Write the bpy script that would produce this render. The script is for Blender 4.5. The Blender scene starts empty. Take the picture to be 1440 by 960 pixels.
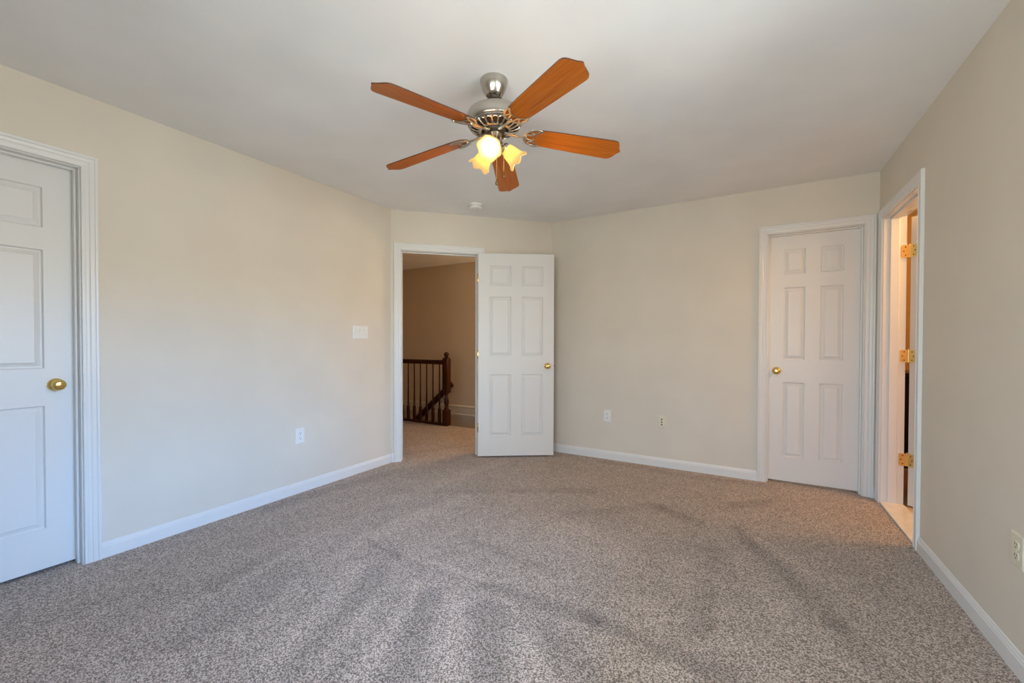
import bpy, bmesh, math, random
from mathutils import Matrix, Vector, noise
R = math.radians
PI = math.pi
SC = bpy.context.scene
COL = SC.collection

# ------------------------------------------------------------------ camera
CAM_H = 1.161
cd = bpy.data.cameras.new('camera')
cam = bpy.data.objects.new('camera', cd)
COL.objects.link(cam)
SC.camera = cam
cd.sensor_fit = 'HORIZONTAL'
cd.sensor_width = 36.0
cd.lens = 581.8 / 1440 * 36
cd.shift_y = 8.6 / 1440
cd.clip_start = 0.02
YAW, PITCH, ROLL = R(29.93), R(0.74), R(0.13)
F = Vector((-math.sin(YAW) * math.cos(PITCH), math.cos(YAW) * math.cos(PITCH), -math.sin(PITCH)))
RT = Vector((math.cos(YAW), math.sin(YAW), 0))
UP = RT.cross(F)
RR = RT * math.cos(ROLL) + UP * math.sin(ROLL)
UU = UP * math.cos(ROLL) - RT * math.sin(ROLL)
m3 = Matrix((RR, UU, -F)).transposed()
cam.matrix_world = Matrix.Translation((0, 0, CAM_H)) @ m3.to_4x4()

# ------------------------------------------------------------------ view, world, lights
SC.view_settings.view_transform = 'Standard'
SC.view_settings.look = 'None'
SC.view_settings.exposure = 0.0
SC.view_settings.gamma = 1.0
SC.view_settings.use_curve_mapping = False
SKY_STRENGTH = 1.0
FAN_BULB = 260.0
HALL_W, BATH_W = 42.0, 54.0
SKY_COL = (13.5, 33.0, 82.0)
SKY_LOW = (13.5, 26.0, 47.0)
GROUND_COL = (10.4, 10.9, 10.6)
REAR_FILL_COL = (7.6, 8.1, 7.7)       # light tones added behind the camera to feed the rear window's fill
REAR_FILL_SKY = (7.6, 9.9, 12.6)

w = bpy.data.worlds.new('sky')
SC.world = w
w.use_nodes = True
nt = w.node_tree
nt.nodes.clear()
out = nt.nodes.new('ShaderNodeOutputWorld')
bg = nt.nodes.new('ShaderNodeBackground')
tc = nt.nodes.new('ShaderNodeTexCoord')
sx = nt.nodes.new('ShaderNodeSeparateXYZ')
mr = nt.nodes.new('ShaderNodeMapRange')
mr.inputs['From Min'].default_value = -1
mr.inputs['From Max'].default_value = 1
rp = nt.nodes.new('ShaderNodeValToRGB')
e = rp.color_ramp.elements
e[0].position = 0.0; e[0].color = (*GROUND_COL, 1)
e[1].position = 1.0; e[1].color = (*SKY_COL, 1)
for pos, c in ((0.50, GROUND_COL), (0.545, tuple(v * 0.9 for v in GROUND_COL)), (0.60, SKY_LOW)):
    x = e.new(pos); x.color = (*c, 1)
nt.links.new(tc.outputs['Generated'], sx.inputs[0])
nt.links.new(sx.outputs['Z'], mr.inputs['Value'])
nt.links.new(mr.outputs[0], rp.inputs[0])
hz = nt.nodes.new('ShaderNodeMapRange')
hz.interpolation_type = 'SMOOTHSTEP'
hz.inputs['From Min'].default_value = -0.2
hz.inputs['From Max'].default_value = -0.6
nt.links.new(sx.outputs['Y'], hz.inputs['Value'])
hm = nt.nodes.new('ShaderNodeMix')
hm.data_type = 'RGBA'
nt.links.new(hz.outputs[0], hm.inputs[0])
nt.links.new(rp.outputs[0], hm.inputs[6])
r2 = nt.nodes.new('ShaderNodeValToRGB')
e = r2.color_ramp.elements
e[0].position = 0.47; e[0].color = (*REAR_FILL_COL, 1)
e[1].position = 0.58; e[1].color = (*REAR_FILL_SKY, 1)
nt.links.new(mr.outputs[0], r2.inputs[0])
nt.links.new(r2.outputs[0], hm.inputs[7])
nt.links.new(hm.outputs[2], bg.inputs['Color'])
bg.inputs['Strength'].default_value = SKY_STRENGTH
nt.links.new(bg.outputs[0], out.inputs[0])

# room measures (metres)
XL, XR, YB, YF, H = -3.0, 0.827, 4.04, -0.6, 2.434
C1 = (-3.0, 2.875)            # left wall meets the angled wall
C2 = (-1.835, 4.04)           # angled wall meets the back wall
T = 0.125                     # wall thickness
WINF = (-1.25, 0.72, 0.40, 1.85)  # unseen window added behind the camera for fill light: x0, x1, z0, z1
WIN = (0.05, 1.85, 0.85, 2.08)   # window in the right wall, beside the camera: y0, y1, z0, z1


def portal(name, loc, rot, sx_, sy_):
    l = bpy.data.lights.new(name, 'AREA')
    l.shape = 'RECTANGLE'; l.size = sx_; l.size_y = sy_
    l.cycles.is_portal = True
    o = bpy.data.objects.new(name, l); COL.objects.link(o)
    o.location = loc; o.rotation_euler = rot
    return o


portal('window_daylight', (XR + T + 0.03, (WIN[0] + WIN[1]) / 2, (WIN[2] + WIN[3]) / 2), (0, R(90), 0),
       WIN[3] - WIN[2], WIN[1] - WIN[0])

portal('rear_window_fill', ((WINF[0] + WINF[1]) / 2, YF - T - 0.03, (WINF[2] + WINF[3]) / 2), (R(90), 0, 0),
       WINF[1] - WINF[0], WINF[3] - WINF[2])  # portal of the added rear window that lifts back wall and ceiling


def point(name, loc, watts, col, r=0.06):
    l = bpy.data.lights.new(name, 'POINT')
    l.energy = watts; l.color = col; l.shadow_soft_size = r
    o = bpy.data.objects.new(name, l); COL.objects.link(o); o.location = loc
    return o


point('hallway_fill', (-1.9, 5.1, 1.55), HALL_W, (1.0, 0.70, 0.40), 0.1)  # unseen warm fill added to set the hallway wall's brightness
point('bathroom_lamp', (1.75, 3.55, 2.1), BATH_W, (1.0, 0.60, 0.27), 0.22)


# ------------------------------------------------------------------ materials
def new_mat(name):
    m = bpy.data.materials.new(name); m.use_nodes = True
    n = m.node_tree
    b = n.nodes['Principled BSDF']
    return m, n, b


def N(n, t, **kw):
    x = n.nodes.new(t)
    for k, v in kw.items():
        setattr(x, k, v)
    return x


def coords(n, scale=(1, 1, 1), kind='Object'):
    t = N(n, 'ShaderNodeTexCoord'); mp = N(n, 'ShaderNodeMapping')
    mp.inputs['Scale'].default_value = scale
    n.links.new(t.outputs[kind], mp.inputs[0])
    return mp.outputs[0]


def noise_tex(n, vec, scale, detail=2.0, rough=0.5):
    x = N(n, 'ShaderNodeTexNoise')
    x.inputs['Scale'].default_value = scale
    x.inputs['Detail'].default_value = detail
    x.inputs['Roughness'].default_value = rough
    n.links.new(vec, x.inputs['Vector'])
    return x.outputs['Fac']


def bump(n, b, h, strength, dist):
    x = N(n, 'ShaderNodeBump')
    x.inputs['Strength'].default_value = strength
    x.inputs['Distance'].default_value = dist
    n.links.new(h, x.inputs['Height'])
    n.links.new(x.outputs[0], b.inputs['Normal'])


def ramp(n, fac, stops):
    x = N(n, 'ShaderNodeValToRGB')
    e = x.color_ramp.elements
    e[0].position, e[0].color = stops[0][0], (*stops[0][1], 1)
    e[1].position, e[1].color = stops[-1][0], (*stops[-1][1], 1)
    for p, c in stops[1:-1]:
        y = e.new(p); y.color = (*c, 1)
    n.links.new(fac, x.inputs[0])
    return x.outputs[0]


def paint(name, col, rough=0.55, tex=160.0, strength=0.12, grain=None, vary=0.03):
    m, n, b = new_mat(name)
    v = coords(n)
    f = noise_tex(n, v, 2.5, 3)
    c = ramp(n, f, [(0.3, tuple(x * (1 - vary) for x in col)), (0.7, tuple(min(1, x * (1 + vary)) for x in col))])
    n.links.new(c, b.inputs['Base Color'])
    b.inputs['Roughness'].default_value = rough
    if grain:
        h = noise_tex(n, coords(n, grain), 1.0, 4, 0.6)
    else:
        h = noise_tex(n, v, tex, 2)
    bump(n, b, h, strength, 0.002)
    return m


def metal(name, col, rough=0.25, brush=None):
    m, n, b = new_mat(name)
    b.inputs['Metallic'].default_value = 1.0
    b.inputs['Base Color'].default_value = (*col, 1)
    b.inputs['Roughness'].default_value = rough
    v = coords(n, brush or (60, 60, 60))
    f = noise_tex(n, v, 1.0, 3)
    mrn = N(n, 'ShaderNodeMapRange')
    mrn.inputs['To Min'].default_value = rough * 0.9
    mrn.inputs['To Max'].default_value = rough * 1.1
    n.links.new(f, mrn.inputs['Value'])
    n.links.new(mrn.outputs[0], b.inputs['Roughness'])
    return m


def wood(name, dark, mid, light, rough=0.35, scale=(3, 70, 70), spec=0.2):
    m, n, b = new_mat(name)
    v = coords(n, scale)
    f = noise_tex(n, v, 1.0, 5, 0.62)
    c = ramp(n, f, [(0.25, dark), (0.5, mid), (0.78, light)])
    n.links.new(c, b.inputs['Base Color'])
    b.inputs['Roughness'].default_value = rough
    b.inputs['Specular IOR Level'].default_value = spec
    bump(n, b, f, 0.08, 0.001)
    return m


def plain(name, col, rough=0.5):
    m, n, b = new_mat(name)
    f = noise_tex(n, coords(n), 40.0, 2)
    c = ramp(n, f, [(0.3, tuple(x * 0.96 for x in col)), (0.7, col)])
    n.links.new(c, b.inputs['Base Color'])
    b.inputs['Roughness'].default_value = rough
    return m


def carpet_mat():
    m, n, b = new_mat('taupe_cut_pile_carpet')
    v = coords(n)
    vo = N(n, 'ShaderNodeTexVoronoi')
    vo.inputs['Scale'].default_value = 260.0
    n.links.new(v, vo.inputs['Vector'])
    sp = N(n, 'ShaderNodeSeparateColor'); n.links.new(vo.outputs['Color'], sp.inputs[0])
    f1 = sp.outputs[0]      # tufts
    f2 = noise_tex(n, v, 90.0, 2, 0.7)      # yarn ends
    f3 = noise_tex(n, v, 3.0, 4, 0.6)        # soft patches of nap
    at = N(n, 'ShaderNodeAttribute', attribute_name='nap')
    mix = N(n, 'ShaderNodeMath', operation='MULTIPLY_ADD')
    n.links.new(f2, mix.inputs[0]); mix.inputs[1].default_value = 0.7
    n.links.new(f1, mix.inputs[2])
    c = ramp(n, mix.outputs[0], [(0.15, CARPET[0]), (0.85, CARPET[1]), (1.55, CARPET[2])])
    s1 = N(n, 'ShaderNodeMath', operation='MULTIPLY_ADD')
    n.links.new(f3, s1.inputs[0]); s1.inputs[1].default_value = 0.30; s1.inputs[2].default_value = 0.85
    s2 = N(n, 'ShaderNodeMath', operation='ADD')
    n.links.new(s1.outputs[0], s2.inputs[0]); n.links.new(at.outputs['Fac'], s2.inputs[1])
    mc = N(n, 'ShaderNodeVectorMath', operation='SCALE')
    n.links.new(c, mc.inputs[0]); n.links.new(s2.outputs[0], mc.inputs['Scale'])
    n.links.new(mc.outputs[0], b.inputs['Base Color'])
    b.inputs['Roughness'].default_value = 0.95
    b.inputs['Specular IOR Level'].default_value = 0.1
    try:
        b.inputs['Sheen Weight'].default_value = 0.15
        b.inputs['Sheen Roughness'].default_value = 0.6
    except KeyError:
        pass
    bump(n, b, mix.outputs[0], 0.35, 0.004)
    return m


CARPET = ((0.070, 0.051, 0.037), (0.265, 0.203, 0.158), (0.58, 0.47, 0.39))
M = {}
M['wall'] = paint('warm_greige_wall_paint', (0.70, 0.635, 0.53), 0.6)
M['hall_wall'] = paint('dimmed_hallway_wall_paint', (0.62, 0.50, 0.35), 0.6)  # wall paint made darker and browner, holding the hallway's dimness in its colour
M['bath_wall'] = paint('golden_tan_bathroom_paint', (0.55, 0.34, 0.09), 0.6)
M['ceiling'] = paint('flat_white_ceiling_paint', (0.86, 0.85, 0.83), 0.8, 120)
M['trim'] = paint('semi_gloss_white_trim_paint', (0.74, 0.73, 0.70), 0.32, 90, 0.03, vary=0.01)
M['skirting'] = paint('dimmed_white_skirting_paint', (0.66, 0.58, 0.45), 0.4, 90, 0.03, vary=0.01)  # white trim toned down, the dim hallway light put into its colour
M['door'] = paint('white_woodgrain_door_paint', (0.72, 0.71, 0.68), 0.38, grain=(90, 90, 6), strength=0.16, vary=0.01)
M['plate'] = plain('white_plastic', (0.82, 0.81, 0.77), 0.3)
M['ivory'] = plain('ivory_plastic', (0.74, 0.69, 0.54), 0.3)
M['dark'] = plain('dark_slot', (0.02, 0.018, 0.015), 0.6)
M['brass'] = metal('polished_brass', (0.83, 0.60, 0.20), 0.13)
M['hinge'] = metal('satin_brass', (0.90, 0.68, 0.27), 0.36)
M['nickel'] = metal('brushed_nickel', (0.50, 0.465, 0.41), 0.22, (3, 3, 260))
M['bracket'] = metal('satin_nickel_casting', (0.56, 0.50, 0.40), 0.28)
M['antique'] = metal('antique_bronze', (0.20, 0.13, 0.06), 0.35)
M['motor'] = plain('blackened_motor_core', (0.045, 0.03, 0.018), 0.55)
M['blade'] = wood('cherry_blade_veneer', (0.24, 0.052, 0.004), (0.42, 0.108, 0.008), (0.54, 0.165, 0.016), 0.35)
M['blade_edge'] = plain('dark_blade_edge', (0.10, 0.03, 0.008), 0.4)
M['cherry'] = wood('dark_cherry_stair_wood', (0.020, 0.0045, 0.002), (0.042, 0.0095, 0.004), (0.07, 0.017, 0.007), 0.3, (30, 30, 4))
M['cherry_x'] = wood('dark_cherry_rail_wood', (0.020, 0.0045, 0.002), (0.042, 0.0095, 0.004), (0.07, 0.017, 0.007), 0.3, (4, 60, 60))
M['vanity'] = wood('espresso_cabinet_wood', (0.012, 0.006, 0.003), (0.022, 0.010, 0.005), (0.035, 0.016, 0.008), 0.35, (40, 40, 5))
M['chain'] = metal('ball_chain_brass', (0.80, 0.62, 0.30), 0.25)
M['carpet'] = carpet_mat()


def marble():
    m, n, b = new_mat('cream_marble')
    f = noise_tex(n, coords(n), 9.0, 6, 0.65)
    n.links.new(ramp(n, f, [(0.35, (0.74, 0.68, 0.58)), (0.6, (0.82, 0.77, 0.68))]), b.inputs['Base Color'])
    b.inputs['Roughness'].default_value = 0.2
    return m


def tiles():
    m, n, b = new_mat('tan_floor_tile')
    t = N(n, 'ShaderNodeTexBrick')
    t.offset = 0.0
    n.links.new(coords(n), t.inputs['Vector'])
    t.inputs['Scale'].default_value = 3.3
    t.inputs['Brick Width'].default_value = 1.0; t.inputs['Row Height'].default_value = 1.0
    t.inputs['Mortar Size'].default_value = 0.015
    t.inputs['Color1'].default_value = (0.52, 0.38, 0.22, 1)
    t.inputs['Color2'].default_value = (0.56, 0.42, 0.25, 1)
    t.inputs['Mortar'].default_value = (0.36, 0.28, 0.18, 1)
    n.links.new(t.outputs['Color'], b.inputs['Base Color'])
    b.inputs['Roughness'].default_value = 0.3
    return m


M['marble'] = marble()
M['tile'] = tiles()


def pane_mat():
    m, n, b = new_mat('clear_window_glass')
    n.nodes.remove(b)
    o = n.nodes['Material Output']
    tr = N(n, 'ShaderNodeBsdfTransparent'); gl = N(n, 'ShaderNodeBsdfGlossy')
    gl.inputs['Roughness'].default_value = 0.02
    fr = N(n, 'ShaderNodeFresnel'); fr.inputs['IOR'].default_value = 1.45
    mx = N(n, 'ShaderNodeMixShader')
    n.links.new(fr.outputs[0], mx.inputs[0]); n.links.new(tr.outputs[0], mx.inputs[1])
    n.links.new(gl.outputs[0], mx.inputs[2]); n.links.new(mx.outputs[0], o.inputs[0])
    return m


def shade_mat():
    m, n, b = new_mat('lit_amber_frosted_glass')
    n.nodes.remove(b)
    o = n.nodes['Material Output']
    f = noise_tex(n, coords(n), 30.0, 3)
    c = ramp(n, f, [(0.3, (0.23, 0.17, 0.06)), (0.7, (0.26, 0.19, 0.075))])
    tl = N(n, 'ShaderNodeBsdfTranslucent'); df = N(n, 'ShaderNodeBsdfDiffuse')
    em = N(n, 'ShaderNodeEmission')
    n.links.new(c, tl.inputs['Color']); n.links.new(c, df.inputs['Color']); em.inputs['Color'].default_value = (1.0, 0.79, 0.36, 1)
    em.inputs['Strength'].default_value = SHADE_GLOW
    mx = N(n, 'ShaderNodeMixShader'); ad = N(n, 'ShaderNodeAddShader')
    n.links.new(df.outputs[0], mx.inputs[1]); n.links.new(tl.outputs[0], mx.inputs[2])
    n.links.new(mx.outputs[0], ad.inputs[0]); n.links.new(em.outputs[0], ad.inputs[1])
    n.links.new(ad.outputs[0], o.inputs[0])
    return m


SHADE_GLOW = 0.42
M['pane'] = pane_mat()
M['shade'] = shade_mat()


def emit(name, col, s):
    m, n, b = new_mat(name)
    b.inputs['Base Color'].default_value = (0.9, 0.9, 0.9, 1)
    b.inputs['Emission Color'].default_value = (*col, 1)
    b.inputs['Emission Strength'].default_value = s
    return m


M['bulb'] = emit('glowing_bulb', (1.0, 0.60, 0.30), FAN_BULB)


# ------------------------------------------------------------------ mesh helpers
def B():
    return bmesh.new()


def obj(name, bm, mats, parent=None, mw=None, smooth=False, bevel=0.0):
    me = bpy.data.meshes.new(name)
    bmesh.ops.recalc_face_normals(bm, faces=bm.faces[:])
    bm.to_mesh(me); bm.free()
    for m in (mats if isinstance(mats, (list, tuple)) else [mats]):
        me.materials.append(m)
    if smooth:
        me.polygons.foreach_set('use_smooth', [True] * len(me.polygons))
    o = bpy.data.objects.new(name, me); COL.objects.link(o)
    if parent is not None:
        o.parent = parent
    if mw is not None:
        if parent is None:
            o.matrix_world = mw
        else:
            o.matrix_parent_inverse = Matrix.Identity(4)
            o.matrix_basis = mw
    if bevel:
        md = o.modifiers.new('bevel', 'BEVEL'); md.width = bevel; md.segments = 2
        md.limit_method = 'ANGLE'; md.angle_limit = R(40)
    if smooth:
        try:
            md = o.modifiers.new('edges', 'EDGE_SPLIT'); md.split_angle = R(42)
        except Exception:
            pass
    return o


def tag(o, label=None, cat=None, group=None, kind=None):
    if label: o['label'] = label
    if cat: o['category'] = cat
    if group: o['group'] = group
    if kind: o['kind'] = kind
    return o


def thing(name, label, cat, mw, group=None):
    o = bpy.data.objects.new(name, None); COL.objects.link(o)
    o.empty_display_size = 0.05
    o.matrix_world = mw
    return tag(o, label, cat, group)


def struct(o, label, cat):
    return tag(o, label, cat, None, 'structure')


def box(bm, a, b, mi=0, mtx=None):
    vs = []
    for x in (a[0], b[0]):
        for y in (a[1], b[1]):
            for z in (a[2], b[2]):
                p = Vector((x, y, z))
                vs.append(bm.verts.new(mtx @ p if mtx else p))
    for f in ((0, 1, 3, 2), (4, 6, 7, 5), (0, 4, 5, 1), (2, 3, 7, 6), (0, 2, 6, 4), (1, 5, 7, 3)):
        fc = bm.faces.new([vs[i] for i in f]); fc.material_index = mi
    return vs


def lathe(bm, prof, seg=32, mtx=None, mi=0, radial=None, caps=True):
    """prof: (r, z) from one end to the other; spun about z"""
    rings = []
    for j, (r, z) in enumerate(prof):
        ring = []
        for i in range(seg):
            a = 2 * PI * i / seg
            rr = max(r, 1e-5)
            zz = z
            if radial:
                rr, zz = radial(rr, z, a, j / (len(prof) - 1))
            p = Vector((rr * math.cos(a), rr * math.sin(a), zz))
            ring.append(bm.verts.new(mtx @ p if mtx else p))
        rings.append(ring)
    for j in range(len(rings) - 1):
        for i in range(seg):
            f = bm.faces.new((rings[j][i], rings[j][(i + 1) % seg], rings[j + 1][(i + 1) % seg], rings[j + 1][i]))
            f.material_index = mi
    if caps:
        for ring in (rings[0], rings[-1]):
            try:
                f = bm.faces.new(ring); f.material_index = mi
            except ValueError:
                pass
    return rings


def tube(bm, pts, rad, seg=8, sy=1.0, up=Vector((0, 0, 1)), mi=0, mtx=None):
    """swept round (or flattened by sy along up) section"""
    pts = [Vector(p) for p in pts]
    rads = rad if isinstance(rad, (list, tuple)) else [rad] * len(pts)
    rings = []
    for i, p in enumerate(pts):
        d = (pts[min(i + 1, len(pts) - 1)] - pts[max(i - 1, 0)]).normalized()
        u = up if abs(d.dot(up)) < 0.97 else Vector((1, 0, 0))
        s = d.cross(u).normalized(); t = s.cross(d).normalized()
        ring = []
        for k in range(seg):
            a = 2 * PI * k / seg
            q = p + s * (rads[i] * math.cos(a)) + t * (rads[i] * sy * math.sin(a))
            ring.append(bm.verts.new(mtx @ q if mtx else q))
        rings.append(ring)
    for j in range(len(rings) - 1):
        for k in range(seg):
            f = bm.faces.new((rings[j][k], rings[j][(k + 1) % seg], rings[j + 1][(k + 1) % seg], rings[j + 1][k]))
            f.material_index = mi
    for r_ in (rings[0], rings[-1]):
        f = bm.faces.new(r_); f.material_index = mi


def extrude_profile(bm, prof, s0, s1, axis_map):
    """closed 2-D profile swept straight from s0 to s1; axis_map(s, a, b) -> point"""
    r0 = [bm.verts.new(axis_map(s0, a, b)) for a, b in prof]
    r1 = [bm.verts.new(axis_map(s1, a, b)) for a, b in prof]
    n = len(prof)
    for i in range(n):
        bm.faces.new((r0[i], r0[(i + 1) % n], r1[(i + 1) % n], r1[i]))
    bm.faces.new(r0); bm.faces.new(r1[::-1])


def frame(A, u, z=0.0):
    """wall frame: local x runs along the wall, local y outward through it, local z up"""
    u = Vector((u[0], u[1], 0)).normalized()
    n = Vector((-u.y, u.x, 0))
    m = Matrix((u, n, Vector((0, 0, 1)))).transposed().to_4x4()
    return Matrix.Translation((A[0], A[1], z)) @ m


FL = frame((XL, YF), (0, 1))
FD = frame(C1, (1, 1))
FB = frame(C2, (1, 0))
FR = frame((XR, YB), (0, -1))
FF = frame((XR, YF), (-1, 0))
LL, LD, LB, LR, LF = C1[1] - YF, math.hypot(C2[0] - C1[0], C2[1] - C1[1]), XR - C2[0], YB - YF, XR - XL


def wall(name, fr, s0, s1, openings, mats, label, z0=0.0, z1=H, t=T):
    bm = B()
    ss = sorted({s0, s1, *[o[0] for o in openings], *[o[1] for o in openings]})
    zs = sorted({z0, z1, *[o[2] for o in openings], *[o[3] for o in openings]})
    ni, nj = len(ss) - 1, len(zs) - 1
    solid = [[not any(o[0] - 1e-6 < (ss[i] + ss[i + 1]) / 2 < o[1] + 1e-6 and o[2] - 1e-6 < (zs[j] + zs[j + 1]) / 2 < o[3] + 1e-6
                      for o in openings) for j in range(nj)] for i in range(ni)]
    V = {}

    def v(i, j, d):
        if (i, j, d) not in V:
            V[i, j, d] = bm.verts.new((ss[i], d * t, zs[j]))
        return V[i, j, d]

    def sol(i, j):
        return 0 <= i < ni and 0 <= j < nj and solid[i][j]
    for i in range(ni):
        for j in range(nj):
            if not solid[i][j]:
                continue
            for d in (0, 1):
                f = bm.faces.new((v(i, j, d), v(i + 1, j, d), v(i + 1, j + 1, d), v(i, j + 1, d)))
                f.material_index = d
            for (di, dj, a, b) in ((-1, 0, (i, j), (i, j + 1)), (1, 0, (i + 1, j), (i + 1, j + 1)),
                                   (0, -1, (i, j), (i + 1, j)), (0, 1, (i, j + 1), (i + 1, j + 1))):
                if not sol(i + di, j + dj):
                    bm.faces.new((v(*a, 0), v(*b, 0), v(*b, 1), v(*a, 1)))
    o = obj(name, bm, mats, None, fr)
    return struct(o, label, 'wall')


# ------------------------------------------------------------------ openings
JT = 0.018     # jamb thickness
CW = 0.066     # casing width
# each: jamb faces s0, s1, head height
D1 = (0.568, 1.340, 2.053)                      # left wall closet door
D2 = (0.097, 0.843, 2.046)                      # entry in the angled wall
D3 = (0.127 - C2[0], 0.740 - C2[0], 2.052)      # closet door in the back wall
D4 = (YB - 3.925, YB - 3.190, 2.056)            # bathroom door in the right wall


def rough(d):
    return (d[0] - JT, d[1] + JT, 0.0, d[2] + JT)


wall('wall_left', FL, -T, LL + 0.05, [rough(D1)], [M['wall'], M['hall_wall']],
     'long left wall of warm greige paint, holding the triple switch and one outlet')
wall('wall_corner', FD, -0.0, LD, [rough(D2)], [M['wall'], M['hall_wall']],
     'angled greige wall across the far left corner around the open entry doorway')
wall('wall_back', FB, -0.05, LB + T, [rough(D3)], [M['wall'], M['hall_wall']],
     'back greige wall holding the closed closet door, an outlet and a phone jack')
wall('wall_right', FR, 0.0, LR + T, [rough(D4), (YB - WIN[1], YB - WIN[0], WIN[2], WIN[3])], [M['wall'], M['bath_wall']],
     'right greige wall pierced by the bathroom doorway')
wall('wall_front', FF, -T, LF, [(XR - WINF[1], XR - WINF[0], WINF[2], WINF[3])], [M['wall'], M['wall']], 'greige wall behind the camera')

# hallway, stairwell and bathroom shells beyond the doors
HX0, HX1, HY1 = -5.6, -1.2, 5.39
SY0 = 4.56      # front edge of the stairwell
SX1 = -3.18     # right end of the stairwell
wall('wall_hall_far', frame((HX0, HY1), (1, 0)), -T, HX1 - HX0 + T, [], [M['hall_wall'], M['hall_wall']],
     'shade-toned greige hallway wall behind the stair railing', -2.7, H)
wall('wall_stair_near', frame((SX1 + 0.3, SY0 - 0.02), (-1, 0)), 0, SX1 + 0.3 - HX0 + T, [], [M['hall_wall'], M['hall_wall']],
     'shade-toned greige wall of the stairwell under the railing', -2.7, -0.28)
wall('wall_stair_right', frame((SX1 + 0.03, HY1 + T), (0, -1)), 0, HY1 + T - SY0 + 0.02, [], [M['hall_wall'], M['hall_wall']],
     'shade-toned greige wall of the stairwell under the landing', -2.7, -0.19)
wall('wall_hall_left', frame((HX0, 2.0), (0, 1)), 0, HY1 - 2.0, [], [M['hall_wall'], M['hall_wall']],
     'shade-toned greige wall closing the left end of the hallway', -2.6, H)
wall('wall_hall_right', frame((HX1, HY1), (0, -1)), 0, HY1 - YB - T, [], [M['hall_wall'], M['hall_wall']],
     'shade-toned greige wall closing the right end of the hallway', 0, H)
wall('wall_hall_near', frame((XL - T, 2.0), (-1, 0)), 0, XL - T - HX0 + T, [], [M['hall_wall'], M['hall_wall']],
     'shade-toned greige wall closing the near end of the hallway', 0, H)
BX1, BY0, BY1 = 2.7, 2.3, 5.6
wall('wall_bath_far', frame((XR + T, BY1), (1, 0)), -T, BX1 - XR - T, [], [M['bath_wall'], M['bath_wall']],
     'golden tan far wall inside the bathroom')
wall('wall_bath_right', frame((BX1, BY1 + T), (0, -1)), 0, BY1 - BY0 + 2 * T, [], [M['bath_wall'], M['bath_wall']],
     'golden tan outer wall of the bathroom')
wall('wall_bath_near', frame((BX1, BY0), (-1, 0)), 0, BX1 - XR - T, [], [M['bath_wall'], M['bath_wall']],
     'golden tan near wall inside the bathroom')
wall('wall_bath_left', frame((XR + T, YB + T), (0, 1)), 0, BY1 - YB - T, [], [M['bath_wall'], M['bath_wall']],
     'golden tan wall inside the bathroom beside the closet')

# closets behind the two closed doors
wall('wall_closet_left', frame((XL - 0.75, YF - T), (0, 1)), 0, 1.9 - YF + T, [], [M['wall'], M['wall']], 'painted back of the closet behind the left door')
wall('wall_closet_near', frame((XL - T, YF), (-1, 0)), 0, 0.64, [], [M['wall'], M['wall']], 'painted side of the closet behind the left door')
wall('wall_closet_back', frame((C2[0] - 0.2, YB + 0.72), (1, 0)), 1.3, XR - C2[0] + 0.3, [], [M['wall'], M['wall']], 'painted back of the closet behind the back door')

# ceiling
bm = B(); box(bm, (HX0 - 0.3, YF - 0.3, H), (BX1 + 0.3, BY1 + 0.3, H + 0.15))
struct(obj('ceiling', bm, M['ceiling']), 'flat white painted ceiling above the fan', 'ceiling')

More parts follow.
